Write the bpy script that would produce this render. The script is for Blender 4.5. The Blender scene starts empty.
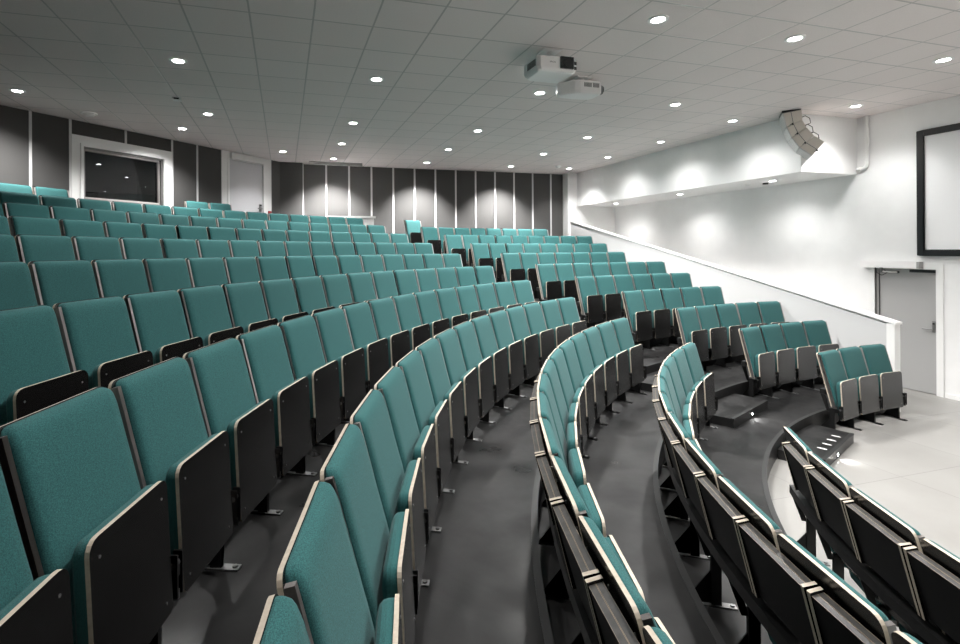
import bpy, bmesh, math, random
from mathutils import Vector, Matrix
from math import sin, cos, pi, radians as rad, degrees as deg, sqrt, atan2, hypot

sc = bpy.context.scene
COL = sc.collection
random.seed(4)

# ------------------------------------------------------------------ room measures (metres; x across towards the screen wall, y towards the dark back wall)
T = 0.2743                       # camera yaw against the room axes
EYE = 2.32
CX, CY = 8.016, -0.652           # centre of the curved rows
R1, DR, H, W = 5.6556, 0.85296, 0.21257, 0.50558
ZC = 4.62                        # ceiling
SW = 9.82                        # wall with the screen and the exit door
BW = 13.62                       # back wall
def row_r(r): return R1 + DR * (r - 1)
def row_z(r): return H * (r - 1)
def edge_r(r): return 5.678 + DR * (r - 2)     # front edge of tier r
TH_L = {1: 156.6, 2: 135.86, 3: 135.10, 4: 134.05, 5: 133.35, 6: 132.77, 7: 132.32, 8: 131.99, 9: 131.70, 10: 131.54, 11: 131.57}
TH_R = {1: 121.15, 2: 122.76, 3: 123.76, 4: 124.52, 5: 125.30, 6: 125.80, 7: 126.23, 8: 126.59, 9: 126.79, 10: 127.00, 11: 126.55}
N_R = {1: 3, 2: 4, 3: 5, 4: 5, 5: 6, 6: 7, 7: 7, 8: 8, 9: 9, 10: 8, 11: 1}
YAW = deg(T)
for d_ in (TH_L, TH_R):
    for k_ in d_: d_[k_] = rad(d_[k_] - YAW)
def pol(r, th): return Vector((CX + r * cos(th), CY + r * sin(th), 0))

# ------------------------------------------------------------------ camera
cam_d = bpy.data.cameras.new('camera'); cam = bpy.data.objects.new('camera', cam_d); COL.objects.link(cam)
FPX = 502.35
cam_d.sensor_fit = 'HORIZONTAL'; cam_d.sensor_width = 36; cam_d.lens = FPX / 960 * 36
cam_d.shift_x = (480 - 425.6) / 960; cam_d.shift_y = (250.72 - 322) / 960
cam_d.clip_start = 0.02
cam.matrix_world = Matrix.Translation((0, 0, EYE)) @ Matrix.Rotation(-T, 4, 'Z') @ Matrix.Rotation(pi / 2, 4, 'X') @ Matrix.Rotation(-0.0061, 4, 'Z')
sc.camera = cam
def project(p):
    v = cam.matrix_world.inverted() @ Vector(p)
    if v.z > -0.05: return None
    return 425.6 + FPX * v.x / -v.z, 250.72 - FPX * v.y / -v.z

# ------------------------------------------------------------------ materials
def srgb(*c): return [((x / 255) / 12.92 if x <= 10 else ((x / 255 + .055) / 1.055) ** 2.4) for x in c] + [1]
def mat(name, col, rough=.5, metal=0, spec=.5, noise=None, bump=None, emit=None, sheen=0, coat=0):
    m = bpy.data.materials.new(name); m.use_nodes = True
    nt = m.node_tree; b = nt.nodes['Principled BSDF']
    b.inputs['Base Color'].default_value = col if len(col) == 4 else list(col) + [1]
    b.inputs['Roughness'].default_value = rough; b.inputs['Metallic'].default_value = metal
    b.inputs['Specular IOR Level'].default_value = spec
    b.inputs['Sheen Weight'].default_value = sheen
    b.inputs['Coat Weight'].default_value = coat
    tc = nt.nodes.new('ShaderNodeTexCoord')
    if noise:                                    # (scale, colour low, colour high, detail)
        n = nt.nodes.new('ShaderNodeTexNoise'); n.inputs['Scale'].default_value = noise[0]; n.inputs['Detail'].default_value = noise[3]
        r = nt.nodes.new('ShaderNodeValToRGB'); r.color_ramp.elements[0].position = .3; r.color_ramp.elements[1].position = .7
        r.color_ramp.elements[0].color = noise[1]; r.color_ramp.elements[1].color = noise[2]
        nt.links.new(tc.outputs['Object'], n.inputs['Vector']); nt.links.new(n.outputs['Fac'], r.inputs['Fac']); nt.links.new(r.outputs['Color'], b.inputs['Base Color'])
    if bump:
        n2 = nt.nodes.new('ShaderNodeTexNoise'); n2.inputs['Scale'].default_value = bump[0]; n2.inputs['Detail'].default_value = 3
        bp = nt.nodes.new('ShaderNodeBump'); bp.inputs['Strength'].default_value = bump[1]; bp.inputs['Distance'].default_value = bump[2]
        nt.links.new(tc.outputs['Object'], n2.inputs['Vector']); nt.links.new(n2.outputs['Fac'], bp.inputs['Height']); nt.links.new(bp.outputs['Normal'], b.inputs['Normal'])
    if emit:
        b.inputs['Emission Color'].default_value = (1, 1, .98, 1); b.inputs['Emission Strength'].default_value = emit
    return m
FAB = (0.0255, 0.100, 0.100)
def k_(c, f): return [x * f for x in c[:3]] + [1]
M = {}
M['fabric'] = mat('teal_wool', k_(FAB, 1), .9, spec=.2, noise=(330, k_(FAB, .60), k_(FAB, 1.45), 2), bump=(600, .25, .002), sheen=.08)
M['laminate'] = mat('black_laminate', (.0042, .004, .0039, 1), .27, spec=.85)
M['ply'] = mat('birch_ply_edge', (.50, .43, .34, 1), .55, noise=(60, (.44, .37, .29, 1), (.56, .49, .40, 1), 3))
M['edge_grey'] = mat('grey_laminate_edge', (.045, .042, .04, 1), .45, spec=.35, noise=(40, (.034, .032, .03, 1), (.060, .057, .053, 1), 4))
M['table_black'] = mat('black_table_laminate', (.005, .0048, .0046, 1), .5, spec=.2)
M['veneer'] = mat('brown_veneer_line', (.24, .18, .12, 1), .5)
M['sash'] = mat('grey_sash_metal', (.22, .22, .215, 1), .4, metal=.3)
M['vent'] = mat('grey_ceiling_grille', (.36, .355, .35, 1), .6)
M['steel_black'] = mat('black_powder_steel', (.009, .009, .009, 1), .4)
M['strip'] = mat('grey_strip_metal', (.34, .315, .305, 1), .45, metal=.3)
M['steel'] = mat('brushed_steel', (.26, .26, .26, 1), .42, metal=.9)
M['white'] = mat('white_paint', (.86, .86, .855, 1), .6, noise=(3, (.84, .84, .835, 1), (.88, .88, .875, 1), 3))
M['parapet'] = mat('grey_white_parapet_paint', (.60, .60, .60, 1), .6)
M['white_gloss'] = mat('white_lacquer', (.85, .85, .84, 1), .35)
M['panel'] = mat('charcoal_panel_fabric', (.088, .0866, .0845, 1), .95, spec=.02, noise=(500, (.077, .0757, .074, 1), (.099, .0972, .095, 1), 2))
M['panel_gap'] = mat('light_grey_strip', (.62, .62, .62, 1), .45)
M['doorgrey'] = mat('grey_door_laminate', (.37, .37, .365, 1), .5)
M['door_light'] = mat('pale_grey_door', (.58, .58, .60, 1), .5)
M['black'] = mat('black_frame', (.016, .016, .017, 1), .35)
M['screen'] = mat('screen_cloth', (.90, .90, .905, 1), .8)
M['speaker'] = mat('beige_speaker_paint', (.74, .69, .63, 1), .6)
M['grille'] = mat('pale_speaker_grille', (.66, .66, .65, 1), .7, noise=(900, (.5, .5, .49, 1), (.78, .78, .77, 1), 1))
M['proj'] = mat('white_projector_plastic', (.86, .845, .84, 1), .4)
M['proj_grey'] = mat('grey_vent_plastic', (.20, .20, .20, 1), .5)
M['lensglass'] = mat('dark_lens', (.01, .01, .012, 1), .08, coat=.5)
M['cable'] = mat('black_cable', (.012, .012, .012, 1), .5)
M['lamp'] = mat('lit_lamp_lens', (1, 1, 1, 1), .5, emit=22)
M['led'] = mat('lit_step_led', (1, 1, 1, 1), .5, emit=18)
M['stud'] = mat('pale_antislip_stud', (.75, .75, .73, 1), .6)
M['red'] = mat('red_plastic', (.35, .03, .03, 1), .4)
M['nosing'] = mat('dark_nosing', (.014, .014, .014, 1), .38)

def floor_mats():
    m = mat('black_linoleum', (.05, .05, .05, 1), .35, spec=.26)
    nt = m.node_tree; b = nt.nodes['Principled BSDF']; tc = nt.nodes.new('ShaderNodeTexCoord')
    n = nt.nodes.new('ShaderNodeTexNoise'); n.inputs['Scale'].default_value = 1.3; n.inputs['Distortion'].default_value = .8; n.inputs['Detail'].default_value = 7; n.inputs['Roughness'].default_value = .6
    r = nt.nodes.new('ShaderNodeValToRGB'); r.color_ramp.elements[0].position = .3; r.color_ramp.elements[1].position = .72
    r.color_ramp.elements[0].color = (.0015, .0015, .0017, 1); r.color_ramp.elements[1].color = (.021, .0205, .020, 1)
    n2 = nt.nodes.new('ShaderNodeTexNoise'); n2.inputs['Scale'].default_value = 2.2; n2.inputs['Detail'].default_value = 4
    mr = nt.nodes.new('ShaderNodeMapRange'); mr.interpolation_type = 'SMOOTHSTEP'; mr.inputs['From Min'].default_value = .2; mr.inputs['From Max'].default_value = .8; mr.inputs['To Min'].default_value = .24; mr.inputs['To Max'].default_value = .60
    for q in (n, n2): nt.links.new(tc.outputs['Object'], q.inputs['Vector'])
    nt.links.new(n.outputs['Fac'], r.inputs['Fac']); nt.links.new(r.outputs['Color'], b.inputs['Base Color'])
    nt.links.new(n2.outputs['Fac'], mr.inputs['Value']); nt.links.new(mr.outputs['Result'], b.inputs['Roughness'])
    M['lino'] = m
    # pale stone floor in large square tiles
    m = mat('pale_stone_tiles', (.55, .54, .52, 1), .35)
    nt = m.node_tree; b = nt.nodes['Principled BSDF']; tc = nt.nodes.new('ShaderNodeTexCoord')
    br = nt.nodes.new('ShaderNodeTexBrick'); br.offset = 0; br.inputs['Scale'].default_value = 1; br.inputs['Brick Width'].default_value = 1.2; br.inputs['Row Height'].default_value = 1.2
    br.inputs['Mortar Size'].default_value = .004; br.inputs['Color1'].default_value = (.265, .258, .246, 1); br.inputs['Color2'].default_value = (.295, .288, .275, 1); br.inputs['Mortar'].default_value = (.18, .175, .168, 1)
    n = nt.nodes.new('ShaderNodeTexNoise'); n.inputs['Scale'].default_value = 1.3; n.inputs['Detail'].default_value = 8
    mx = nt.nodes.new('ShaderNodeMixRGB'); mx.blend_type = 'MULTIPLY'; mx.inputs['Fac'].default_value = .45
    r = nt.nodes.new('ShaderNodeValToRGB'); r.color_ramp.elements[0].position = .3; r.color_ramp.elements[1].position = .7; r.color_ramp.elements[0].color = (.62, .61, .58, 1)
    for q in (br, n): nt.links.new(tc.outputs['Object'], q.inputs['Vector'])
    nt.links.new(n.outputs['Fac'], r.inputs['Fac']); nt.links.new(br.outputs['Color'], mx.inputs[1]); nt.links.new(r.outputs['Color'], mx.inputs[2]); nt.links.new(mx.outputs['Color'], b.inputs['Base Color'])
    M['stone'] = m
    # mineral ceiling tiles in a 600 mm grid
    m = mat('ceiling_tiles', (.7, .7, .69, 1), .8)
    nt = m.node_tree; b = nt.nodes['Principled BSDF']; tc = nt.nodes.new('ShaderNodeTexCoord')
    mp = nt.nodes.new('ShaderNodeMapping'); mp.inputs['Location'].default_value = (.911, -5.10, 0)
    br = nt.nodes.new('ShaderNodeTexBrick'); br.offset = 0; br.inputs['Scale'].default_value = 1; br.inputs['Brick Width'].default_value = .6; br.inputs['Row Height'].default_value = .6
    br.inputs['Mortar Size'].default_value = .010; br.inputs['Mortar Smooth'].default_value = .15
    br.inputs['Color1'].default_value = (.84, .782, .766, 1); br.inputs['Color2'].default_value = (.87, .812, .796, 1); br.inputs['Mortar'].default_value = (.52, .495, .485, 1)
    n = nt.nodes.new('ShaderNodeTexNoise'); n.inputs['Scale'].default_value = 220; n.inputs['Detail'].default_value = 2
    mx = nt.nodes.new('ShaderNodeMixRGB'); mx.blend_type = 'MULTIPLY'; mx.inputs['Fac'].default_value = .18
    nt.links.new(tc.outputs['Object'], mp.inputs['Vector']); nt.links.new(mp.outputs['Vector'], br.inputs['Vector']); nt.links.new(tc.outputs['Object'], n.inputs['Vector'])
    nt.links.new(br.outputs['Color'], mx.inputs[1]); nt.links.new(n.outputs['Fac'], mx.inputs[2]); nt.links.new(mx.outputs['Color'], b.inputs['Base Color'])
    rr_ = nt.nodes.new('ShaderNodeMapRange'); rr_.inputs['To Min'].default_value = .8; rr_.inputs['To Max'].default_value = .35; nt.links.new(br.outputs['Fac'], rr_.inputs['Value']); nt.links.new(rr_.outputs['Result'], b.inputs['Roughness'])
    bp = nt.nodes.new('ShaderNodeBump'); bp.inputs['Strength'].default_value = .6; bp.inputs['Distance'].default_value = .006; bp.invert = True
    nt.links.new(br.outputs['Fac'], bp.inputs['Height']); nt.links.new(bp.outputs['Normal'], b.inputs['Normal'])
    M['ceil'] = m
    # dark window pane: mostly mirror-dark, partly see-through
    m = bpy.data.materials.new('dark_window_glass'); m.use_nodes = True; nt = m.node_tree; nt.nodes.clear()
    o = nt.nodes.new('ShaderNodeOutputMaterial'); mix = nt.nodes.new('ShaderNodeMixShader'); g = nt.nodes.new('ShaderNodeBsdfGlossy'); t = nt.nodes.new('ShaderNodeBsdfTransparent'); fr = nt.nodes.new('ShaderNodeFresnel')
    fr.inputs['IOR'].default_value = 1.9; g.inputs['Roughness'].default_value = .01; g.inputs['Color'].default_value = (.8, .8, .82, 1); t.inputs['Color'].default_value = (.5, .5, .52, 1)
    nt.links.new(fr.outputs['Fac'], mix.inputs['Fac']); nt.links.new(t.outputs[0], mix.inputs[1]); nt.links.new(g.outputs[0], mix.inputs[2]); nt.links.new(mix.outputs[0], o.inputs['Surface'])
    M['glass'] = m
floor_mats()

# ------------------------------------------------------------------ mesh helpers
class MB:
    """collects shapes for one mesh object"""
    def __init__(s): s.v = []; s.f = []; s.mi = []; s.sm = []; s.mats = []
    def m(s, name):
        if name not in s.mats: s.mats.append(name)
        return s.mats.index(name)
    def add(s, vs, fs, mt, smooth=False):
        o = len(s.v); s.v += [tuple(v) for v in vs]
        for i, f in enumerate(fs):
            s.f.append([o + q for q in f]); s.mi.append(s.m(mt if isinstance(mt, str) else mt[i])); s.sm.append(smooth)
        return s
    def box(s, lo, hi, mt, M4=None):
        x0, y0, z0 = lo; x1, y1, z1 = hi
        vs = [Vector(p) for p in ((x0, y0, z0), (x1, y0, z0), (x1, y1, z0), (x0, y1, z0), (x0, y0, z1), (x1, y0, z1), (x1, y1, z1), (x0, y1, z1))]
        if M4 is not None: vs = [M4 @ v for v in vs]
        return s.add(vs, [(3, 2, 1, 0), (4, 5, 6, 7), (0, 1, 5, 4), (1, 2, 6, 5), (2, 3, 7, 6), (3, 0, 4, 7)], mt)
    def prism(s, a, b, mside, mcap=None, close=True, smooth=False):
        """loft between two equal loops a and b"""
        n = len(a); fs = []; mt = []
        for i in range(n if close else n - 1):
            j = (i + 1) % n; fs.append((i, j, n + j, n + i)); mt.append(mside if isinstance(mside, str) else mside[i])
        if mcap:
            fs += [tuple(range(n))[::-1], tuple(range(n, 2 * n))]; mt += [mcap, mcap]
        return s.add(list(a) + list(b), fs, mt, smooth)
    def cyl(s, p, q, r, mt, n=12, r2=None, caps=True, smooth=True):
        p, q = Vector(p), Vector(q); d = (q - p).normalized(); u = d.orthogonal().normalized(); w = d.cross(u); r2 = r if r2 is None else r2
        a = [p + (u * cos(2 * pi * i / n) + w * sin(2 * pi * i / n)) * r for i in range(n)]; b = [q + (u * cos(2 * pi * i / n) + w * sin(2 * pi * i / n)) * r2 for i in range(n)]
        s.prism(a, b, mt, None, True, smooth)
        if caps: s.add(a, [tuple(range(n))[::-1]], mt); s.add(b, [tuple(range(n))], mt)
        return s
    def tube(s, pts, r, mt, n=6):
        pts = [Vector(p) for p in pts]; rings = []
        for i, p in enumerate(pts):
            d = (pts[min(i + 1, len(pts) - 1)] - pts[max(i - 1, 0)]).normalized(); u = d.orthogonal().normalized() if i == 0 else (u - d * u.dot(d)).normalized(); w = d.cross(u)
            rings.append([p + (u * cos(2 * pi * k / n) + w * sin(2 * pi * k / n)) * r for k in range(n)])
        for a, b in zip(rings, rings[1:]): s.prism(a, b, mt, None, True, True)
        return s
    def mesh(s, name):
        me = bpy.data.meshes.new(name); me.from_pydata(s.v, [], s.f)
        for k in s.mats: me.materials.append(M[k])
        for p, i, q in zip(me.polygons, s.mi, s.sm): p.material_index = i; p.use_smooth = q
        bm = bmesh.new(); bm.from_mesh(me); bmesh.ops.recalc_face_normals(bm, faces=bm.faces); bm.to_mesh(me); bm.free()
        me.update(); return me
    def build(s, name, parent=None, loc=None): return obj(name, s.mesh(name), parent, loc)
def bevel(me, w, seg=2):
    bm = bmesh.new(); bm.from_mesh(me); bmesh.ops.remove_doubles(bm, verts=bm.verts, dist=1e-5)
    bmesh.ops.bevel(bm, geom=[e for e in bm.edges if len(e.link_faces) == 2 and e.calc_face_angle(0) > .5], offset=w, segments=seg, affect='EDGES', clamp_overlap=True)
    bm.to_mesh(me); bm.free(); return me
def obj(name, me, parent=None, loc=None):
    o = bpy.data.objects.new(name, me); COL.objects.link(o)
    if parent: o.parent = parent
    if loc: o.location = loc
    return o
def thing(name, label, cat, loc=(0, 0, 0), rz=0, group=None):
    o = bpy.data.objects.new(name, None); COL.objects.link(o); o.location = loc; o.rotation_euler = (0, 0, rz); o.empty_display_size = .1
    o['label'] = label; o['category'] = cat
    if group: o['group'] = group
    return o
def tag(o, label, cat, group=None):
    o['label'] = label; o['category'] = cat
    if group: o['group'] = group
    return o
def struct(name, mb, label=None):
    o = mb.build(name); o['kind'] = 'structure'
    return o
ORD = 'zeroth first second third fourth fifth sixth seventh eighth ninth tenth eleventh twelfth thirteenth fourteenth fifteenth sixteenth seventeenth eighteenth nineteenth'.split()

# ------------------------------------------------------------------ setting: floor, tiers
fl = MB(); fl.box((-9, -16, -.1), (SW + .2, BW + .3, 0), 'stone'); struct('floor', fl)
TA0 = rad(90); TA1 = rad(272)
def arc(r, z, a0, a1, n): return [Vector((CX + r * cos(a0 + (a1 - a0) * i / n), CY + r * sin(a0 + (a1 - a0) * i / n), z)) for i in range(n + 1)]
SP = 8.27                        # inner face of the white parapet
def a_start(r): return math.acos(min(1, (SP - CX) / r))
tiers = MB()
NA = 120
for r in range(2, 13):
    r0, r1 = edge_r(r), (edge_r(r + 1) if r < 12 else 17.5); z = row_z(r); zb = row_z(r - 1)
    a0 = a_start(r0); b0 = a_start(r1)
    A = arc(r0, z, a0, TA1, NA); B = arc(r1, z, b0, TA1, NA); C_ = arc(r0, zb, a0, TA1, NA)
    for i in range(NA):
        tiers.add([A[i], A[i + 1], B[i + 1], B[i]], [(0, 1, 2, 3)], 'lino'); tiers.add([A[i], A[i + 1], C_[i + 1], C_[i]], [(0, 1, 2, 3)], 'steel_black')
struct('floor_tiers', tiers)
for k, r in enumerate(range(2, 13)):
    t = MB(); z = row_z(r); r0 = edge_r(r); a0 = a_start(r0)
    ring = [(r0 - .006, -.030), (r0 - .006, .004), (r0 + .034, .004), (r0 + .034, 0)]
    L_ = [arc(q, z + dz, a0, TA1, NA) for q, dz in ring]
    for j in range(3):
        for i in range(NA): t.add([L_[j][i], L_[j][i + 1], L_[j + 1][i + 1], L_[j + 1][i]], [(0, 1, 2, 3)], 'nosing')
    struct('trim_%d' % (k + 1), t)

# ------------------------------------------------------------------ setting: walls, ceiling
ce = MB(); ce.box((-9, -16, ZC), (SW + .2, BW + .3, ZC + .1), 'ceil'); struct('ceiling', ce)
wb = MB(); wb.box((.47, BW, 0), (8.2, BW + .12, ZC), 'panel'); wb.box((-.3, 13.40, 0), (.47, BW + .12, ZC), 'panel'); struct('wall_back', wb)
wc = MB(); wc.box((8.19, 13.32, 0), (SW + .1, BW + .12, ZC), 'white'); struct('wall_corner', wc)
tn = 20
def trim(mb):
    global tn; o = struct('trim_%d' % tn, mb); tn += 1; return o
for s_ in (.927, 1.507, 2.267 - .12, 2.838 - .06, 3.465 - .06, 4.063, 4.70, 5.325, 5.93, 6.54, 7.157, 7.79): pass
PX = [.481 + .6085 * i for i in range(13)]
for s_ in PX:
    t = MB(); t.box((s_ - .024, BW - .010, 1.5), (s_ + .024, BW, ZC), 'panel_gap'); trim(t)
# angled wall with the control-room window: local frame a along the wall, b into the room
WO = Vector((-1.358, 12.142, 0)); Q = sqrt(.5)
MW = Matrix(((Q, Q, 0, WO.x), (Q, -Q, 0, WO.y), (0, 0, 1, 0), (0, 0, 0, 1)))       # (a, b, z) -> world
wl = MB()
A0 = -9.4
for lo, hi in (((A0, -.14, 0), (-2.94, 0, ZC)), ((-1.43, -.14, 0), (.12, 0, ZC)), ((-2.94, -.14, 0), (-1.43, 0, 3.24)), ((-2.94, -.14, 4.20), (-1.43, 0, ZC)), ((.12, -.14, 4.45), (1.30, 0, ZC)), ((1.30, -.14, 0), (1.78, 0, ZC))):
    wl.box(lo, hi, 'panel', MW)
struct('wall_left', wl)
for a in (-5.2, -4.60, -3.66, -3.075, -2.13, -1.19, -.61, 1.47):
    t = MB(); z0 = 4.37 if -2.2 < a < -2.0 else 2.2
    t.box((a - .02, 0, z0), (a + .02, .010, ZC), 'panel_gap', MW); trim(t)
# closing walls of the unseen half of the room
ax, ay = (MW @ Vector((A0, 0, 0))).xy
w2 = MB(); w2.box((ax - .12, -2 * .652 - ay - .2, 0), (ax + .02, ay + .2, ZC), 'panel'); struct('wall_rear', w2)
w3 = MB(); MM = Matrix.Translation((0, -1.304, 0)) @ Matrix.Diagonal((1, -1, 1, 1)) @ MW; w3.box((A0, -.14, 0), (3.2, 0, ZC), 'panel', MM); struct('wall_side', w3)
w4 = MB(); w4.box((-3, -15.5, 0), (SW + .1, -15.38, ZC), 'white'); struct('wall_front', w4)
# wall with screen and exit door
DM0, DM1, DZ = 5.40, 6.25, 1.975
wr = MB()
wr.box((SW, -15.5, 0), (SW + .12, DM0 - .02, ZC), 'white'); wr.box((SW, DM1 + .02, 0), (SW + .12, BW, ZC), 'white'); wr.box((SW, DM0 - .02, DZ + .02), (SW + .12, DM1 + .02, ZC), 'white')
struct('wall_right', wr)
bb = MB(); bb.box((SW - .012, -15, 0), (SW, DM0 - .10, .07), 'white_gloss'); struct('baseboard_right', bb)
# boxed-in duct along the wall
bk = MB(); bk.box((8.5, 6.52, 3.63), (SW, 13.33, ZC), 'white'); o = struct('beam', bk)
# sloped parapet beside the short rows
pa = MB()
PP = [(5.02, 1.27), (13.4, 3.20)]
def par(s0, s1, z0, z1, m0, m1, mt, name):
    mb = MB(); a = [Vector((s0, m0, z0 if z0 is not None else 0)), Vector((s1, m0, z0 if z0 is not None else 0)), Vector((s1, m0, z1[0])), Vector((s0, m0, z1[0]))]
    b = [Vector((s0, m1, z0[1] if isinstance(z0, tuple) else 0)), Vector((s1, m1, 0)), Vector((s1, m1, z1[1])), Vector((s0, m1, z1[1]))]
    mb.prism(a, b, mt, mt); return mb
struct('wall_parapet', par(SP, SP + .10, None, (1.235, 3.165), 5.12, 13.35, 'parapet', ''))
cap = MB(); sl = (3.20 - 1.27) / 8.38
a = [Vector((SP - .022, 5.0, 1.240)), Vector((SP + .115, 5.0, 1.240)), Vector((SP + .115, 5.0, 1.272)), Vector((SP - .022, 5.0, 1.272))]
b = [v + Vector((0, 8.34, 8.34 * sl)) for v in a]; cap.prism(a, b, 'white_gloss', 'white_gloss'); trim(cap)
po = MB(); po.box((SP - .008, 5.02, 0), (SP + .105, 5.12, 1.245), 'white_gloss'); trim(po)
st_ = MB()
for i in range(14):
    st_.box((SP + .10, 6.6 + .45 * i, 0), (SW, 6.6 + .45 * (i + 1) + (.2 if i == 13 else 0), .165 * (i + 1)), 'stone')
struct('stair', st_)['label'] = 'steps'

# ------------------------------------------------------------------ windows and doors
wf = thing('window_1', 'wide white framed control room window in the charcoal panelled wall', 'window', MW @ Vector((-2.1, 0, 3.0)), pi / 4); wf['kind'] = 'structure'; del wf['category']
IM = wf.matrix_basis.inverted()
def frame(mb, a0, a1, z0, z1, w, b0, b1, mt, Mx, sides='lrtb'):
    if 'l' in sides: mb.box((a0, b0, z0), (a0 + w, b1, z1), mt, Mx)
    if 'r' in sides: mb.box((a1 - w, b0, z0), (a1, b1, z1), mt, Mx)
    if 't' in sides: mb.box((a0 + w, b0, z1 - w), (a1 - w, b1, z1), mt, Mx)
    if 'b' in sides: mb.box((a0 + w, b0, z0), (a1 - w, b1, z0 + w), mt, Mx)
    return mb
LW = IM @ MW
f1 = frame(MB(), -3.06, -1.20, 3.06, 4.37, .135, 0, .018, 'white_gloss', LW); frame(f1, -2.925, -1.335, 3.195, 4.235, .045, -.005, .040, 'white_gloss', LW); f1.build('casing', wf)
f2 = frame(MB(), -2.90, -1.36, 3.225, 4.21, .05, -.13, -.01, 'sash', LW); frame(f2, -2.85, -1.41, 3.275, 4.16, .035, -.115, -.05, 'strip', LW); f2.build('sash', wf)
g = MB(); g.box((-2.83, -.10, 3.29), (-1.43, -.092, 4.14), 'glass', LW); g.build('glass_pane', wf)
# dim control room behind the pane
cr = MB()
cr.box((-3.3, -1.8, 2.3), (-.9, -1.7, 4.6), 'panel', MW); cr.box((-3.4, -1.8, 2.3), (-3.3, -.14, 4.6), 'panel', MW); cr.box((-.9, -1.8, 2.3), (-.8, -.14, 4.6), 'panel', MW)
cr.box((-3.4, -1.8, 4.5), (-.8, -.14, 4.6), 'panel', MW); cr.box((-3.4, -1.8, 2.2), (-.8, -.14, 2.3), 'lino', MW)
struct('wall_control', cr)
# back door
d1 = thing('door_1', 'pale grey back door', 'door', MW @ Vector((.7, 0, row_z(12))), pi / 4); d1['kind'] = 'structure'; del d1['category']
LD = d1.matrix_basis.inverted() @ MW; z0 = row_z(12)
f = MB(); f.box((0, 0, z0), (.20, .02, ZC), 'white_gloss', LD); f.box((1.215, 0, z0), (1.455, .02, ZC), 'white_gloss', LD); f.box((.20, 0, 4.445), (1.215, .02, ZC), 'white_gloss', LD)
f.box((.155, .02, z0), (.205, .035, 4.46), 'white_gloss', LD); f.box((1.21, .02, z0), (1.245, .035, 4.46), 'white_gloss', LD); f.build('frame', d1)
f = MB(); f.box((.20, -.05, z0), (1.22, -.01, 4.45), 'door_light', LD); leaf = f.build('leaf', d1)
f = MB(); f.box((.22, .02, 4.455), (1.20, .10, 4.60), 'white_gloss', LD); f.build('closer_box', d1)
f = MB(); f.box((1.10, -.01, 3.30), (1.17, .004, 3.48), 'steel', LD); f.cyl(LD @ Vector((1.135, 0, 3.37)), LD @ Vector((1.135, .06, 3.37)), .012, 'steel'); f.cyl(LD @ Vector((1.135, .055, 3.37)), LD @ Vector((1.01, .055, 3.37)), .01, 'steel'); f.box((1.115, .004, 3.44), (1.155, .03, 3.47), 'black', LD); f.build('handle', leaf)
cp = MB(); cp.box((1.36, .02, 3.25), (1.44, .06, 3.33), 'red', MW)
tag(cp.build('call_point'), 'small red alarm call point on the white frame of the back door', 'alarm button')
# exit door in the screen wall
d2 = thing('door_2', 'grey exit door', 'door', (SW, 5.82, 0), 0); d2['kind'] = 'structure'; del d2['category']
LX = Matrix.Translation((-SW, -5.82, 0))
f = MB(); f.box((SW - .018, DM0 - .09, 0), (SW + .02, DM0, DZ + .09), 'white_gloss', LX); f.box((SW - .018, DM1, 0), (SW + .02, DM1 + .09, DZ + .09), 'white_gloss', LX); f.box((SW - .018, DM0, DZ), (SW + .02, DM1, DZ + .09), 'white_gloss', LX)
f.box((SW, DM0 - .01, 0), (SW + .1, DM0, DZ), 'white_gloss', LX); f.box((SW, DM1, 0), (SW + .1, DM1 + .01, DZ), 'strip', LX); f.build('frame', d2)
f = MB(); f.box((SW + .035, DM0, .008), (SW + .08, DM1, DZ), 'doorgrey', LX); lf = f.build('leaf', d2)
f = MB(); f.box((SW - .095, 5.60, DZ + .015), (SW - .018, 6.42, DZ + .115), 'proj', LX); f.box((SW - .105, 5.56, DZ + .01), (SW - .018, 5.60, DZ + .118), 'vent', LX); f.build('opener_box', d2)
f = MB(); f.cyl(LX @ Vector((SW - .03, 6.14, DZ + .015)), LX @ Vector((SW - .03, 6.14, DZ - .07)), .022, 'steel'); f.tube([LX @ Vector((SW - .03, 6.14, DZ - .05)), LX @ Vector((SW - .01, 6.02, DZ - .06)), LX @ Vector((SW + .03, 5.93, DZ - .06))], .010, 'white_gloss'); f.cyl(LX @ Vector((SW + .02, 5.93, DZ - .06)), LX @ Vector((SW + .036, 5.93, DZ - .06)), .02, 'black'); f.build('opener_arm', d2)
f = MB(); f.box((SW + .01, DM0 + .01, DZ - .055), (SW + .035, DM0 + .36, DZ - .01), 'black', LX); f.build('closer_rail', lf)
f = MB(); f.box((SW + .02, DM0 + .03, .98), (SW + .036, DM0 + .07, 1.16), 'steel', LX); f.cyl(LX @ Vector((SW + .036, DM0 + .05, 1.03)), LX @ Vector((SW - .02, DM0 + .05, 1.03)), .010, 'steel'); f.cyl(LX @ Vector((SW - .016, DM0 + .05, 1.03)), LX @ Vector((SW - .016, DM0 + .18, 1.03)), .010, 'steel'); f.cyl(LX @ Vector((SW + .036, DM0 + .05, 1.12)), LX @ Vector((SW + .01, DM0 + .05, 1.12)), .014, 'black'); f.build('handle', lf)
f = MB(); f.tube([LX @ Vector(p) for p in ((SW - .02, 6.235, DZ + .01), (SW - .02, 6.22, DZ - .07), (SW - .01, 6.14, DZ - .12), (SW - .01, 6.06, DZ - .07), (SW + .0, 6.12, DZ - .02))], .006, 'cable'); f.tube([LX @ Vector(p) for p in ((SW + .02, 6.20, DZ - .01), (SW + .025, 6.20, .9), (SW + .025, 6.20, .1))], .006, 'cable'); f.build('door_cable', d2)

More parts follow.
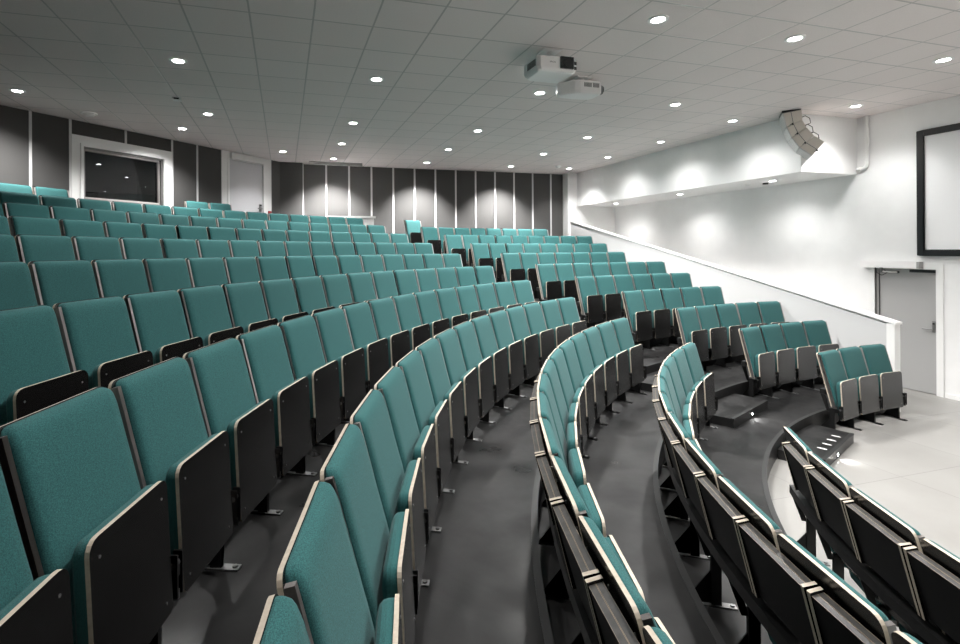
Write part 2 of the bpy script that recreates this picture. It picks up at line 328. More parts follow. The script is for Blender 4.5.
# ------------------------------------------------------------------ projection screen, pipe
ps = thing('projection_screen', 'large white projection screen in a black frame on the white wall', 'projection screen', (SW, 4.0, 2.2))
LS = Matrix.Translation((-SW, -4.0, -2.2))
S0, S1, SZ0, SZ1 = 2.1, 5.625, 2.195, 4.185
f = MB()
FW = .095
for (lo, hi) in (((S1 - FW, SZ0), (S1, SZ1)), ((S0, SZ0), (S0 + FW, SZ1)), ((S0 + FW, SZ0), (S1 - FW, SZ0 + FW)), ((S0 + FW, SZ1 - FW), (S1 - FW, SZ1))):
    f.box((SW - .055, lo[0], lo[1]), (SW, hi[0], hi[1]), 'black', LS)
obj('frame', bevel(f.mesh('frame'), .008, 1), ps)
f = MB(); f.box((SW - .025, S0 + FW, SZ0 + FW), (SW - .012, S1 - FW, SZ1 - FW), 'screen', LS); f.build('screen_cloth', ps)
pp = MB()
pp.tube([(SW - .035, 6.34, ZC), (SW - .035, 6.34, 4.2), (SW - .035, 6.34, 3.78), (SW - .035, 6.36, 3.735), (SW - .035, 6.40, 3.71), (SW - .035, 6.50, 3.71)], .028, 'white_gloss', 10)
pp.cyl((SW - .035, 6.34, 4.18), (SW - .035, 6.34, 4.22), .033, 'white_gloss'); pp.cyl((SW - .035, 6.43, 3.71), (SW - .035, 6.47, 3.71), .034, 'white_gloss')
tag(pp.build('conduit_pipe'), 'white pipe running down the wall between boxed duct and screen', 'pipe')

# ------------------------------------------------------------------ seats: one mesh for each part, shared by every seat
BACK = lambda z: -.2488 * (.981 - z)            # line of the back shell front, y against height
ND = Vector((0, -.9704, .2415)); DD = Vector((0, .2415, .9704))
B0 = Vector((0, BACK(.335), .335)); BL = (Vector((0, .002, .990)) - B0).length
OFF = Vector((0, .165, 0))                       # thing origin stands at the post base
def rrect(w, h0, h1, r, n=4):
    """outline x, t with rounded top corners, from bottom left round"""
    pts = [(-w, h0 + r * .4), (-w + r * .4, h0), (w - r * .4, h0), (w, h0 + r * .4)]
    for i in range(n + 1):
        a = pi / 2 * i / n; pts.append((w - r + r * cos(a), h1 - r + r * sin(a)))
    for i in range(n + 1):
        a = pi / 2 * i / n; pts.append((-w + r - r * sin(a), h1 - r + r * cos(a)))
    return pts
def me_shell():
    mb = MB(); o = rrect(.2405, 0, BL, .035)
    P = lambda x, t, d: B0 + DD * t + ND * d + Vector((x, 0, 0)) + OFF
    a = [P(x, t, 0) for x, t in o]; b = [P(x, t, -.013) for x, t in o]
    mb.prism(a, b, 'ply', 'laminate')
    for x, t in ((0, BL - .10), (-.19, BL - .10), (.19, BL - .10)):
        mb.cyl(P(x, t, -.013), P(x, t, -.016), .007, 'steel', 8)
    return mb.mesh('back_shell')
def me_back():
    mb = MB(); nx, ntt = 12, 14; g = []
    th = [(0, .012), (.04, .034), (.12, .048), (.35, .050), (.6, .046), (.8, .044), (.92, .042), (.965, .034), (.988, .020), (1, .006)]
    def thick(u):
        for (a, p), (b, q) in zip(th, th[1:]):
            if u <= b: return p + (q - p) * (u - a) / (b - a)
        return th[-1][1]
    us = [0, .02, .05, .12, .25, .4, .55, .7, .82, .90, .945, .97, .987, .996, 1]
    xs = [-1, -.985, -.955, -.90, -.75, -.5, -.2, .2, .5, .75, .90, .955, .985, 1]
    wd = .2275; xo = Vector((.0085, 0, 0))
    for u in us:
        row = []
        for x in xs:
            e = 1 - abs(x); ed = min(1, sqrt(max(0, 1 - (1 - min(1, e / .10)) ** 2)) * .8 + .2)
            # rounded top corners
            t = u * (BL - .004); xx = x * wd; rr = .032; top = BL - .004
            if t > top - rr:
                lim = wd - rr + sqrt(max(0, rr * rr - (t - (top - rr)) ** 2)); xx = max(-lim, min(lim, xx)) if abs(x) == 1 else x * lim
            row.append(B0 + DD * t + ND * (thick(u) * ed + .0005) + Vector((xx, 0, 0)) + xo + OFF)
        g.append(row)
    n = len(xs); vs = [v for r_ in g for v in r_]; fs = []
    for j in range(len(us) - 1):
        for i in range(n - 1): fs.append((j * n + i, j * n + i + 1, (j + 1) * n + i + 1, (j + 1) * n + i))
    mb.add(vs, fs, 'fabric', True)
    # sides and rear close
    peri = [(j, 0) for j in range(len(us))] + [(len(us) - 1, i) for i in range(1, n)] + [(j, n - 1) for j in range(len(us) - 2, -1, -1)] + [(0, i) for i in range(n - 2, 0, -1)]
    a = [g[j][i] for j, i in peri]; bq = []
    for v in a:
        rel = v - OFF - B0; d = rel.dot(ND); bq.append(v - ND * (d - .0005))
    mb.prism(a, bq, 'fabric', None, True, True)
    return mb.mesh('backrest')
PB = [(-.262, .190), (-.240, .665)]              # outer face of the folded-up seat board
PD = Vector((0, PB[1][0] - PB[0][0], PB[1][1] - PB[0][1])); PLEN = PD.length; PDn = PD.normalized(); PN = Vector((0, PDn.z, -PDn.y))   # PN points towards the backrest
P0 = Vector((0, PB[0][0], PB[0][1]))
PW = .207
def me_board():
    mb = MB(); o = rrect(PW, 0, PLEN, .04)
    P = lambda x, t, d: P0 + PDn * t + PN * d + Vector((x, 0, 0)) + OFF
    mb.prism([P(x, t, 0) for x, t in o], [P(x, t, .014) for x, t in o], 'ply', 'laminate')
    for x in (-.165, .165):
        for t in (.05, PLEN - .06): mb.cyl(P(x, t, .001), P(x, t, -.002), .0048, 'steel', 8)
    return mb.mesh('seat_board')
def me_cushion():
    mb = MB(); o = rrect(PW - .004, .03, PLEN - .006, .045, 5)
    P = lambda x, t, d: P0 + PDn * t + PN * d + Vector((x, 0, 0)) + OFF
    cx, ct = 0, PLEN * .52
    rings = []
    for d, k in ((.0145, 1), (.035, 1.0), (.050, .985), (.060, .95), (.067, .88), (.071, .7), (.072, .35)):
        rings.append([P(cx + (x - cx) * (1 - (1 - k) * 1.0), ct + (t - ct) * k, d) for x, t in o])
    for a, b in zip(rings, rings[1:]): mb.prism(a, b, 'fabric', None, True, True)
    mb.add(rings[-1], [tuple(range(len(o)))], 'fabric', True); mb.add(rings[0], [tuple(range(len(o)))[::-1]], 'fabric')
    return mb.mesh('seat_cushion')
def me_strip():
    mb = MB(); P = lambda x, t, d: B0 + DD * t + ND * d + Vector((x, 0, 0)) + OFF
    t1 = BL - .025
    e = .009; vs = [P(-e, -.02, .001), P(e, -.02, .001), P(e, -.02, .034), P(-e, -.02, .034), P(-e, t1, .001), P(e, t1, .001), P(e, t1, .026), P(-e, t1, .026)]
    mb.add(vs, [(3, 2, 1, 0), (4, 5, 6, 7), (0, 1, 5, 4), (1, 2, 6, 5), (2, 3, 7, 6), (3, 0, 4, 7)], 'strip'); return mb.mesh('side_strip')
def me_hinge():
    mb = MB(); o = OFF
    mb.box(Vector((-.010, -.262, .285)) + o, Vector((.010, -.135, .326)) + o, 'steel_black')          # swing arm from post to seat edge
    for x in (-.021, .013): mb.box(Vector((x, -.268, .215)) + o, Vector((x + .008, -.235, .37)) + o, 'steel_black')
    mb.cyl(Vector((-.022, -.25, .33)) + o, Vector((.022, -.25, .33)) + o, .013, 'steel', 8)
    mb.box(Vector((-.008, -.262, .20)) + o, Vector((.008, -.245, .235)) + o, 'steel')
    return mb.mesh('hinge')
def me_post():
    mb = MB(); o = OFF
    mb.box(Vector((-.013, -.190, .008)) + o, Vector((.013, -.135, .326)) + o, 'steel_black')
    ar = [Vector((0, -.136, .29)), Vector((0, -.105, .29)), Vector((0, -.040, .484)), Vector((0, -.090, .484))]
    mb.prism([v + Vector((-.006, 0, 0)) + o for v in ar], [v + Vector((.006, 0, 0)) + o for v in ar], 'steel_black', 'steel_black')
    gs = [Vector((0, -.137, .21)), Vector((0, .005, .012)), Vector((0, -.137, .012))]
    mb.prism([v + Vector((-.004, 0, 0)) + o for v in gs], [v + Vector((.004, 0, 0)) + o for v in gs], 'steel_black', 'steel_black')
    return mb.mesh('support_post')
def me_foot():
    mb = MB(); o = OFF
    mb.box(Vector((-.022, -.272, 0)) + o, Vector((.022, .008, .008)) + o, 'steel')
    mb.cyl(Vector((0, -.25, .008)) + o, Vector((0, -.25, .016)) + o, .012, 'steel', 8)
    return mb.mesh('foot_plate')
ME = dict(back_shell=me_shell(), backrest=me_back(), seat_board=me_board(), seat_cushion=me_cushion(), side_strip=me_strip(), hinge=me_hinge(), support_post=me_post(), foot_plate=me_foot())
def make_seat():
    t = thing('tip_up_seat', 'teal seat', 'seat')
    for k in ('back_shell', 'backrest', 'seat_board', 'seat_cushion', 'side_strip', 'hinge', 'support_post', 'foot_plate'):
        c = obj(k, ME[k], t)
        if k in ('seat_board', 'back_shell'): c['label'] = 'black laminate board with pale plywood edge'
    return t
SEAM = ('hinge', 'support_post', 'foot_plate')
proto = make_seat(); used = [False]
def place_seat(r, th, label, group, both=False):
    """seat of row r centred on angle th"""
    rr = row_r(r); x = W / 2
    if not used[0]: t = proto; used[0] = True; kids = list(t.children)
    else:
        t = proto.copy(); COL.objects.link(t); kids = []
        for ch in list(proto.children):
            c = ch.copy(); COL.objects.link(c); c.parent = t; kids.append(c)
    t.location = pol(rr - .165, th) + Vector((0, 0, row_z(r))); t.rotation_euler = (0, 0, th - pi / 2)
    t['label'] = label; t['category'] = 'seat'; t['group'] = group
    for c in kids:
        k = c.name.split('.')[0]
        if k in SEAM:
            f = (rr - .17) / rr
            c.location = (-x * f, 0, 0)
            c.rotation_euler = (0, 0, W / rr / 2)
        elif k == 'side_strip': c.location = (-.2312, 0, 0)
    if both:
        for c in [q for q in kids if q.name.split('.')[0] in SEAM]:
            e = c.copy(); COL.objects.link(e); e.parent = t; e.location = (-c.location.x, 0, 0); e.rotation_euler = (0, 0, -W / rr / 2)
        e = kids[[q.name.split('.')[0] for q in kids].index('side_strip')].copy(); COL.objects.link(e); e.parent = t; e.location = (.2470, 0, 0)
    return t
def in_view(r, th, pad=30):
    for rho in (-.27, .01):
        for z in (.05, .98):
            for k in (-.25, .25):
                p = pol(row_r(r) + rho, th + k / row_r(r)); p.z = row_z(r) + z; q = project(p)
                if q and -pad < q[0] < 960 + pad and -pad < q[1] < 644 + pad: return True
    return False
ROWN = {r: ORD[r] for r in range(1, 13)}
SPAN = {}
for r in range(1, 12):
    dth = W / row_r(r); i = 0; miss = 0
    while i < 24:
        th = TH_L[r] + (i + .5) * dth
        vis = in_view(r, th)
        if not vis: miss += 1
        if miss > (1 if r in (2, 3, 4, 5) else 0): break
        place_seat(r, th, 'teal tip-up seat, %s from the aisle, long block, %s row up' % (ORD[i + 1], ROWN[r]), 'teal seats in the long block', both=(i == 0))
        i += 1
    SPAN[('L', r)] = (TH_L[r], TH_L[r] + i * dth)
for r in range(1, 12):
    dth = W / row_r(r)
    for i in range(N_R[r]):
        th = TH_R[r] - (i + .5) * dth
        if r == 11: lb = 'teal tip-up seat standing alone beside the aisle below the dark back wall'
        else: lb = 'teal tip-up seat, %s from the aisle, short parapet block, %s row up' % (ORD[i + 1], ROWN[r])
        place_seat(r, th, lb, 'teal seats in the short block', both=(i == N_R[r] - 1))
    SPAN[('R', r)] = (TH_R[r] - N_R[r] * dth, TH_R[r])
d12 = W / row_r(12)
for i in range(2):
    place_seat(12, rad(142.98 - YAW) + (i + .5) * d12, 'teal tip-up seat in the topmost row between window and back door, %s the door' % ('nearer to', 'farther from')[i], 'topmost seats', both=(i == 0))
i = 0
while in_view(12, rad(154.6 - YAW) + (i + .5) * d12):
    place_seat(12, rad(154.6 - YAW) + (i + .5) * d12, 'teal tip-up seat in the topmost row, %s from the white window frame' % ORD[i + 1], 'topmost seats', both=(i == 0)); i += 1

# rail carrying each row
def arc_box(th0, th1, ra, rb, z0, z1, mt, n=None):
    n = n or max(2, int(abs(th1 - th0) / rad(2))); mb = MB()
    ring = lambda a: [Vector((CX + q * cos(a), CY + q * sin(a), z)) for q, z in ((ra, z0), (rb, z0), (rb, z1), (ra, z1))]
    rs = [ring(th0 + (th1 - th0) * i / n) for i in range(n + 1)]
    for a, b in zip(rs, rs[1:]): mb.prism(a, b, mt, None)
    mb.add(rs[0], [(0, 1, 2, 3)], mt); mb.add(rs[-1], [(3, 2, 1, 0)], mt); return mb
for (b, r), (a0, a1) in SPAN.items():
    rr = row_r(r); z = row_z(r)
    mb = arc_box(a0, a1, rr - .080, rr - .026, z + .4855, z + .545, 'steel_black')
    tag(mb.build('seat_rail'), 'black steel rail under the backs of the %s row up, %s block' % (ROWN[r], 'long' if b == 'L' else 'short parapet'), 'rail', 'rails under the rows')

# folded writing tables behind the lower rows of the long block; they line up with the seats of the row behind
TP = dict(ti=(.011, .915), tm=(.033, .909), to=(.055, .903), bi=(-.060, .612), bm=(-.047, .606), bo=(-.033, .598))
def wedge(p_ti, p_to, p_bi, p_bo, x0, x1, mb, top, face):
    """board between inner and outer lines, thin plywood veneers along the top edge"""
    lerp = lambda p, q, k: (p[0] + (q[0] - p[0]) * k, p[1] + (q[1] - p[1]) * k)
    sec = [p_bo, p_to, lerp(p_to, p_ti, .06), lerp(p_to, p_ti, .94), p_ti, p_bi]
    a = [Vector((x0, y, z)) + OFF for y, z in sec]; b = [Vector((x1, y, z)) + OFF for y, z in sec]
    mb.prism(a, b, [face, 'veneer', top, 'veneer', face, face], face)
def make_table(wd):
    t = thing('writing_table', 'folded writing table', 'writing table')
    mb = MB(); g = .001
    wedge(TP['ti'], TP['tm'], TP['bi'], TP['bm'], -wd, wd, mb, 'edge_grey', 'table_black'); mb.build('hinge_leaf', t)
    mb = MB(); wedge((TP['tm'][0] + g, TP['tm'][1]), TP['to'], (TP['bm'][0] + g, TP['bm'][1]), TP['bo'], -wd, wd, mb, 'edge_grey', 'table_black'); mb.build('table_top', t)
    for sx in (-1, 1):
        mb = MB(); x0, x1 = sorted((sx * wd, sx * (wd + .017)))
        sec = [(TP['bi'][0] + .0, TP['bi'][1] - .015), (TP['bo'][0] + .012, TP['bo'][1] - .012), (TP['to'][0] + .005, TP['to'][1] + .009), (TP['ti'][0], TP['ti'][1] + .010)]
        mb.prism([Vector((x0, y, z)) + OFF for y, z in sec], [Vector((x1, y, z)) + OFF for y, z in sec], 'ply', 'laminate')
        mb.build('bracket', t)['label'] = 'pale plywood bracket'
    return t
for r in (1, 2, 3):
    rr = row_r(r); dth = W / row_r(r + 1); a0, a1 = SPAN[('L', r)]; wd = dth * (rr - .07) / 2 - .0195
    pr = None; n = 0; kk = range(0, 30)
    for k in kk:
        th = TH_L[r + 1] + (k + .5 + (0, .06, -.08, .115)[r]) * dth
        if th - dth * .5 < a0 - rad(.9) + (0, 0, 3.3, 6.3)[r] * dth or th + dth * .5 > a1 + rad(1): continue
        n += 1
        if pr is None: pr = t = make_table(wd)
        else:
            t = pr.copy(); COL.objects.link(t)
            for ch in list(pr.children): c = ch.copy(); COL.objects.link(c); c.parent = t
        t.location = pol(rr - .165, th) + Vector((0, 0, row_z(r))); t.rotation_euler = (0, 0, th - pi / 2)
        t['label'] = 'folded dark writing table, %s from the aisle, behind the %s row up' % (ORD[n], ROWN[r]); t['category'] = 'writing table'; t['group'] = 'folded writing tables'

# ------------------------------------------------------------------ half steps in the aisle
for r in range(2, 13):
    zb = row_z(r - 1); zt = zb + H / 2 + .002; re = edge_r(r)
    aR = (TH_R[r - 1] if r - 1 in TH_R else TH_R[11]) + rad(1.0 if r < 10 else .35); aL = rad(135.2 - YAW) if r == 2 else (TH_L[r - 1] - rad(1.35 if r < 10 else .5))
    cR, cL = pol(re - .42, aR), pol(re - .42, aL); back = [pol(re - .008, aL + (aR - aL) * i / 8) for i in range(9)]
    base = [Vector((v.x, v.y, 0)) for v in [cR, cL] + back]
    mid = (cR + cL) / 2; rz = atan2(cL.y - cR.y, cL.x - cR.x)
    t = thing('aisle_step', 'black half step with a round light, %s up the aisle' % ORD[r - 1] if r > 2 else 'black half step with pale studs and round light at the aisle foot', 'step', (mid.x, mid.y, zb), 0, 'half steps up the aisle')
    loc = lambda v, z: Vector((v.x - mid.x, v.y - mid.y, z - zb))
    mb = MB(); mb.prism([loc(v, zb) for v in base], [loc(v, zt - .004) for v in base], 'steel_black', 'lino'); mb.build('body', t)
    # nosing along front edge
    d = (cL - cR).normalized(); nrm = Vector((d.y, -d.x, 0)); 
    if nrm.dot(Vector((CX, CY, 0)) - mid) < 0: nrm = -nrm
    q = [cR + nrm * .004, cL + nrm * .004, cL - nrm * .035, cR - nrm * .035]
    mb = MB(); mb.prism([loc(v, zt - .025) for v in q], [loc(v, zt + .001) for v in q], 'nosing', 'nosing'); mb.build('nosing', t)
    lp = cR + (cL - cR) * (.62 if r == 2 else .5)
    mb = MB(); mb.cyl(loc(lp, zb + .05), loc(lp + nrm * .008, zb + .05), .020, 'steel', 14); rg = mb.build('light_ring', t)
    mb = MB(); mb.cyl(loc(lp + nrm * .0082, zb + .05), loc(lp + nrm * .0095, zb + .05), .014, 'led', 14); mb.build('light_lens', rg)
    ld = bpy.data.lights.new('step_light', 'SPOT'); ld.energy = 2.0; ld.spot_size = rad(110); ld.spot_blend = .6; ld.shadow_soft_size = .012
    lo = bpy.data.objects.new('step_light', ld); COL.objects.link(lo); lo.parent = t; lo.location = loc(lp + nrm * .02, zb + .055)
    lo.rotation_euler = (nrm + Vector((0, 0, -.55))).to_track_quat('-Z', 'Y').to_euler()
    if r == 2:
        for i in range(4):
            c = cR + (cL - cR) * (.22 + .16 * i) - nrm * .11
            mb = MB(); dd = (d - nrm * .0).normalized()
            pts = [loc(c + nrm * (.045 * cos(2 * pi * k / 14)) + d * (.013 * sin(2 * pi * k / 14)), zt - .004) for k in range(14)]
            mb.prism(pts, [p + Vector((0, 0, .003)) for p in pts], 'stud', 'stud'); mb.build('antislip_stud', t)['label'] = 'pale oval anti-slip stud'

# white counter by the back wall
wcn = thing('counter', 'low white counter standing before the dark back wall at the top', 'counter', (1.75, 12.88, row_z(12)))
f = MB(); f.box((-.66, -.17, 0), (.46, .17, .82), 'white_gloss'); f.build('carcass', wcn)
f = MB(); f.box((-.70, -.20, .82), (.50, .19, .865), 'white_gloss'); f.build('worktop', wcn)

# ------------------------------------------------------------------ ceiling lamps
me_ring = MB(); n = 24
prof = [(.098, 0), (.098, -.008), (.070, -.012), (.060, -.004), (.060, 0)]
for (r0, z0), (r1, z1) in zip(prof, prof[1:]):
    me_ring.prism([Vector((r0 * cos(2 * pi * i / n), r0 * sin(2 * pi * i / n), z0)) for i in range(n)], [Vector((r1 * cos(2 * pi * i / n), r1 * sin(2 * pi * i / n), z1)) for i in range(n)], 'white_gloss', None, True, True)
me_ring = me_ring.mesh('trim_ring')
me_lens = MB(); me_lens.cyl((0, 0, -.001), (0, 0, -.006), .060, 'lamp', n); me_lens = me_lens.mesh('lamp_lens')
def spot(name, e, size, blend, soft=.07):
    d = bpy.data.lights.new(name, 'SPOT'); d.energy = e; d.spot_size = rad(size); d.spot_blend = blend; d.shadow_soft_size = soft; d.color = (1, .985, .97); return d
SPOT = spot('downlight_spot', 205, 124, .6)
SPOTL = spot('long_row_spot', 138, 124, .6)
SPOTR = spot('short_row_spot', 255, 124, .6)
NEAR = spot('near_spot', 55, 124, .6)
NEAR2 = spot('middle_row_spot', 85, 124, .7)
DOOR = spot('back_door_spot', 105, 122, 1)
PANE = spot('window_side_spot', 190, 112, 1)
WASH = spot('wall_wash_spot', 450, 96, .8)
CORN = spot('corner_spot', 130, 120, 1)
BOUNCE = spot('added_bounce_spot', 760, 72, .6)  # strong unseen lamps added so bounced light lifts the ceiling
SIDE = spot('duct_side_spot', 52, 138, 1)
FRNT = spot('front_spot', 88, 124, .6)
DIM = spot('door_side_spot', 48, 124, .8)
HID = spot('hall_spot', 130, 124, .6)
SPB = spot('duct_spot', 34, 136, 1, .05)
def lamp(x, y, z, label, group, data):
    t = thing('downlight', label, 'ceiling light', (x, y, z), 0, group)
    obj('trim_ring', me_ring, t); obj('lamp_lens', me_lens, t)
    lo = bpy.data.objects.new('lamp_light', data); COL.objects.link(lo); lo.parent = t; lo.location = (0, 0, -.03)
    if data in (WASH, PANE): lo.rotation_euler = Vector((0, .36, -1) if x > .5 else (-.26, .26, -1)).to_track_quat('-Z', 'Y').to_euler()
LIG = [  # grouped in lines running from the dark back wall forward
 ('line nearest the boxed duct', [(7.755, 12.55), (7.76, 10.79), (7.765, 8.98), (7.755, 7.18), (7.785, 4.20)]),
 ('second line from the boxed duct', [(5.99, 12.61), (5.98, 10.80), (5.985, 8.99), (5.99, 6.60), (5.39, 4.19)]),
 ('third line from the boxed duct', [(3.59, 12.60), (3.60, 10.83), (3.59, 9.01), (3.61, 6.61), (3.61, 4.20)]),
 ('fourth line from the boxed duct', [(1.19, 12.61), (1.195, 10.81), (1.20, 9.01), (1.20, 6.64)]),
]
for nm, ps_ in LIG:
    for i, (x, y) in enumerate(ps_): lamp(x, y, ZC, 'round lit downlight, %s from the back wall in the %s' % (ORD[i + 1], nm), 'ceiling downlights', (CORN if x > 7 else WASH) if y > 12 else (SIDE if x > 7 else FRNT if y < 5 and x > 5 else SPOTR if x > 5 else SPOT if x > 3 else SPOTL))
for (x, y), lb in (((-.018, 11.98), 'round lit downlight in front of the pale back door'), ((-1.81, 10.20), 'round lit downlight between the control room window and the pale door'), ((-1.21, 9.02), 'round lit downlight behind the small ceiling sensor'),
                   ((-1.21, 6.60), 'round lit downlight alone over the long rows, farthest from the window wall'), ((-3.62, 8.40), 'round lit downlight near the bare charcoal panels beyond the window'), ((8.91, 5.93), 'round lit downlight between the speakers and the screen wall')):
    lamp(x, y, ZC, lb, 'ceiling downlights', DIM if x > 8 else DOOR if y > 11 else NEAR2 if y < 7 else SPOTL if x == -1.21 else PANE)
for x, y, d_ in ((1.2, 4.2, NEAR), (-1.21, 4.2, NEAR), (1.2, 1.8, HID), (3.6, 1.8, HID), (5.99, 1.8, FRNT), (7.77, 1.8, DIM), (3.6, -.6, HID), (4.8, -2.4, BOUNCE), (6.6, -2.4, BOUNCE), (8.2, -2.4, BOUNCE), (4.8, -4.4, BOUNCE), (6.6, -4.4, BOUNCE), (1.2, -3, HID), (3.6, -6.6, HID), (6.6, -9, HID)):  # the narrow strong ones are added for ceiling bounce; others continue the grid
    lamp(x, y, ZC, 'round lit downlight assumed over the unseen front part of the hall outside the picture', 'downlights outside the picture', d_)
for i, y in enumerate((12.25, 9.85, 7.5)): lamp(9.06, y, 3.63, 'round downlight under the boxed duct, %s' % ('by the back wall', 'middle one', 'nearest the duct end')[i], 'downlights under the duct', SPB)

# detectors
def detector(x, y, z, label, r=.075, cat='smoke detector', arms=False):
    t = thing('smoke_detector', label, cat, (x, y, z)); mb = MB(); mb.cyl((0, 0, 0), (0, 0, -.018), r, 'white_gloss', 18); mb.build('base', t)
    mb = MB(); mb.cyl((0, 0, -.018), (0, 0, -.055), r * .75, 'white_gloss', 18, r * .5); mb.build('sensor_head', t)
detector(-3.08, 9.46, ZC, 'white smoke detector on the ceiling before the control room window', .12)
detector(7.24, 12.27, ZC, 'small grey-white smoke detector on the ceiling near the white corner pier', .09)
mb = MB(); mb.box((-.055, -.055, -.035), (.055, .055, 0), 'white_gloss'); mb.box((-.035, -.0555, -.030), (.035, -.054, -.008), 'black'); s1 = mb.build('motion_sensor'); s1.location = (-1.527, 8.215, ZC); tag(s1, 'small square white motion sensor on the ceiling grid', 'sensor')
for i, (x, y) in enumerate(((9.089, 8.08), (9.24, 7.80))):
    mb = MB(); mb.cyl((0, 0, 0), (0, 0, -.03), .05, 'white_gloss' if i == 0 else 'edge_grey', 14); q = mb.build('ceiling_sensor'); q.location = (x, y, 3.63); tag(q, '%s round sensor under the boxed duct' % ('white', 'grey')[i], 'sensor')
cs = MB(); cs.box((.62, 13.10, ZC - .07), (1.98, 13.24, ZC), 'vent'); tag(cs.build('ceiling_grille'), 'long grey grille box on the ceiling along the dark back wall', 'grille')

# ------------------------------------------------------------------ projectors
def projector_a():
    t = thing('ceiling_projector', 'white projector with square black lens facing forward, nearer of the ceiling pair', 'projector', (2.98, 5.22, ZC), 0, 'ceiling projectors')
    # body: x -.235..235, y -.2..2, z -.30..-.115; rounded rear and far side
    o = []
    for x, y in ((-.262, -.175), (-.225, -.205), (.20, -.205), (.235, -.17), (.235, .15), (.19, .20), (-.17, .20), (-.262, .13)): o.append((x, y))
    mb = MB(); ring = lambda k, z: [Vector((x * k, y * k, z)) for x, y in o]
    L_ = [ring(.93, -.125), ring(1, -.140), ring(1, -.255), ring(.95, -.285), ring(.86, -.297)]
    for a, b in zip(L_, L_[1:]): mb.prism(a, b, 'proj')
    mb.add(L_[0], [tuple(range(8))], 'proj'); mb.add(L_[-1], [tuple(range(8))[::-1]], 'proj'); mb.build('body', t)
    mb = MB(); mb.box((.015, -.225, -.262), (.175, -.20, -.130), 'lensglass'); lh = mb.build('lens_window', t); lh['label'] = 'square black lens window'
    mb = MB(); mb.cyl((.095, -.225, -.195), (.095, -.232, -.195), .05, 'lensglass', 20); mb.cyl((.095, -.232, -.195), (.095, -.236, -.195), .038, 'lensglass', 20); mb.build('lens', lh)
    mb = MB()
    for i in range(6): mb.box((-.266, -.150 + i * .034, -.235), (-.261, -.126 + i * .034, -.160), 'proj_grey')
    mb.build('vent', t)
    mb = MB()
    for z in (-.19, -.245): mb.box((.190, -.208, z - .018), (.222, -.200, z + .018), 'black')
    mb.build('port', t)
    cu = bpy.data.curves.new('logo', 'FONT'); cu.body = 'EPSON'; cu.size = .024; cu.align_x = 'CENTER'; cu.extrude = .0004
    tx = bpy.data.objects.new('logo', cu); dg = bpy.context.evaluated_depsgraph_get(); COL.objects.link(tx); dg.update(); me = bpy.data.meshes.new_from_object(tx.evaluated_get(dg)); bpy.data.objects.remove(tx)
    me.materials.clear(); me.materials.append(M['proj_grey']); lg = obj('logo', me, t); lg.location = (-.08, -.2065, -.205); lg.rotation_euler = (pi / 2, 0, 0)
    mb = MB(); mb.box((-.12, -.10, -.012), (.10, .10, 0), 'proj'); mb.cyl((0, 0, -.012), (0, 0, -.085), .035, 'proj', 14); mb.cyl((0, -.03, -.085), (0, -.03, -.125), .02, 'black', 10)
    for x, y in ((-.15, -.08), (.12, -.14), (-.12, .12), (.12, .12)): mb.tube([(0, 0, -.08), (x * .6, y * .6, -.095), (x, y, -.127)], .014, 'proj')
    mb.build('ceiling_mount', t)
def projector_b():
    t = thing('ceiling_projector', 'white projector with round black lens towards the screen, farther of the ceiling pair', 'projector', (3.86, 5.93, ZC), 0, 'ceiling projectors')
    o = [(-.33, .05), (-.30, .15), (-.05, .17), (.20, .14), (.235, .08), (.235, -.10), (.20, -.135), (-.10, -.135), (-.17, -.11)]
    n = len(o); mb = MB(); ring = lambda k, z: [Vector((x * k, y * k, z)) for x, y in o]
    L_ = [ring(.94, -.065), ring(1, -.080), ring(1, -.195), ring(.95, -.225), ring(.86, -.237)]
    for a, b in zip(L_, L_[1:]): mb.prism(a, b, 'proj')
    mb.add(L_[0], [tuple(range(n))], 'proj'); mb.add(L_[-1], [tuple(range(n))[::-1]], 'proj'); mb.build('body', t)
    mb = MB(); mb.cyl((.23, -.02, -.140), (.285, -.02, -.140), .062, 'proj_grey', 20); mb.cyl((.285, -.02, -.140), (.297, -.02, -.140), .056, 'lensglass', 20); mb.build('lens', t)
    mb = MB()
    for i in range(12):
        if i == 6: continue
        mb.box((-.045 + i * .019, -.138, -.150), (-.033 + i * .019, -.133, -.095), 'proj_grey')
    mb.build('vent', t)
    mb = MB(); mb.box((-.12, -.10, -.012), (.10, .10, 0), 'proj'); mb.cyl((0, 0, -.012), (0, 0, -.066), .035, 'proj', 14)
    for x, y in ((-.13, -.09), (.15, -.10), (-.12, .10), (.14, .10)): mb.tube([(0, 0, -.04), (x * .6, y * .6, -.05), (x, y, -.072)], .014, 'proj')
    mb.build('ceiling_mount', t)
projector_a(); projector_b()

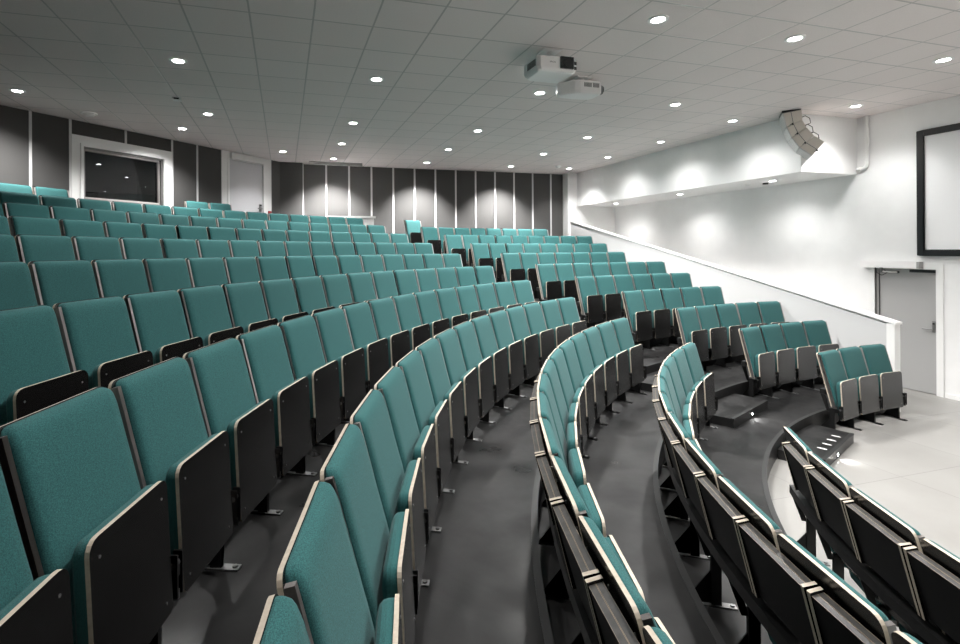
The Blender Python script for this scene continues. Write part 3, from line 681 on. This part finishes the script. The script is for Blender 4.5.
# ------------------------------------------------------------------ line array loudspeaker
e = Vector((Q, -Q, 0)); pn = Vector((Q, Q, 0)); base = pn * (14.45 * Q)
LA = thing('line_array', 'curved stack of four beige loudspeakers hanging from the ceiling', 'loudspeaker', (8.1, 6.35, ZC - .02))
F_ = [(1.10, 4.575), (1.155, 4.335), (1.225, 4.145), (1.33, 3.97), (1.495, 3.82)]
B_ = [(1.362, 4.60), (1.372, 4.425), (1.425, 4.30), (1.525, 4.15), (1.660, 4.035)]
g = .006
for i in range(4):
    f0, f1, b0, b1 = F_[i], F_[i + 1], B_[i], B_[i + 1]
    mix = lambda p, q, k: (p[0] + (q[0] - p[0]) * k, p[1] + (q[1] - p[1]) * k)
    f0, f1, b0, b1 = mix(f0, f1, .02), mix(f0, f1, .98), mix(b0, b1, .03), mix(b0, b1, .97)
    P = lambda p, w: base + e * p[0] + pn * w + Vector((0, 0, p[1])) - LA.location
    mb = MB(); q = [mix(f0, b0, .06), mix(f1, b1, .06), b1, b0]
    mb.prism([P(p, 0) for p in q], [P(p, .46) for p in q], 'speaker', 'speaker')
    # dark seam lines and handles on the flank
    m0, m1 = mix(f0, b0, .45), mix(f1, b1, .45)
    for (p, r_) in ((m0, m1),):
        mb.tube([P(p, -.002), P(mix(p, r_, .5), -.002), P(r_, -.002)], .004, 'proj_grey', 4)
    bx = obj('cabinet', mb.mesh('cabinet'), LA)
    mb = MB(); q = [f0, f1, mix(f1, b1, .055), mix(f0, b0, .055)]; mb.prism([P(p, -.001) for p in q], [P(p, .461) for p in q], 'grille', 'grille'); mb.build('grille', bx)
    mb = MB(); c0 = mix(mix(f0, b0, .40), mix(f1, b1, .40), .93); c1 = mix(mix(f0, b0, .40), mix(f1, b1, .40), 1.07); fr_ = mix(mix(f0, b0, .25), mix(f1, b1, .25), .95)
    mb.tube([P(c0, -.008), P(mix(c0, c1, .5), -.012), P(c1, -.008)], .012, 'black', 6); mb.tube([P(fr_, -.006), P(mix(c0, c1, .5), -.006)], .006, 'proj_grey', 5); mb.build('coupling', bx)
    if i < 3:
        a_, b_ = mix(b0, b1, .55), mix(B_[i + 1], B_[i + 2], .45); k = [(0, 0), (.10, .02), (.16, -.05), (.14, -.13), (.05, -.17)]
        pts = [P(a_, .2), P((a_[0] + .07, a_[1] + .03), .2), P((a_[0] + .13 , a_[1] - .02), .2), P((a_[0] + .14, a_[1] - .10), .2), P((b_[0] + .05, b_[1] + .01), .2), P(b_, .2)]
        mb = MB(); mb.tube(pts, .006, 'cable', 6); mb.build('cable_loop', LA)
mb = MB(); q = [(1.10, 4.585), (1.36, 4.612), (1.36, 4.62), (1.10, 4.62)]; mb.prism([base + e * p[0] + pn * .02 + Vector((0, 0, p[1])) - LA.location for p in q], [base + e * p[0] + pn * .44 + Vector((0, 0, p[1])) - LA.location for p in q], 'black', 'black'); mb.build('hanging_frame', LA)

# ------------------------------------------------------------------ world, colour management
w = bpy.data.worlds.new('world'); sc.world = w; w.use_nodes = True; w.node_tree.nodes['Background'].inputs[0].default_value = (0, 0, 0, 1)
sc.view_settings.view_transform = 'Standard'; sc.view_settings.look = 'None'; sc.view_settings.gamma = 1; sc.view_settings.exposure = 1.62
sc.view_settings.use_curve_mapping = False
sc.cycles.use_denoising = True
sc.cycles.max_bounces = 8; sc.cycles.diffuse_bounces = 5
bpy.context.view_layer.update()
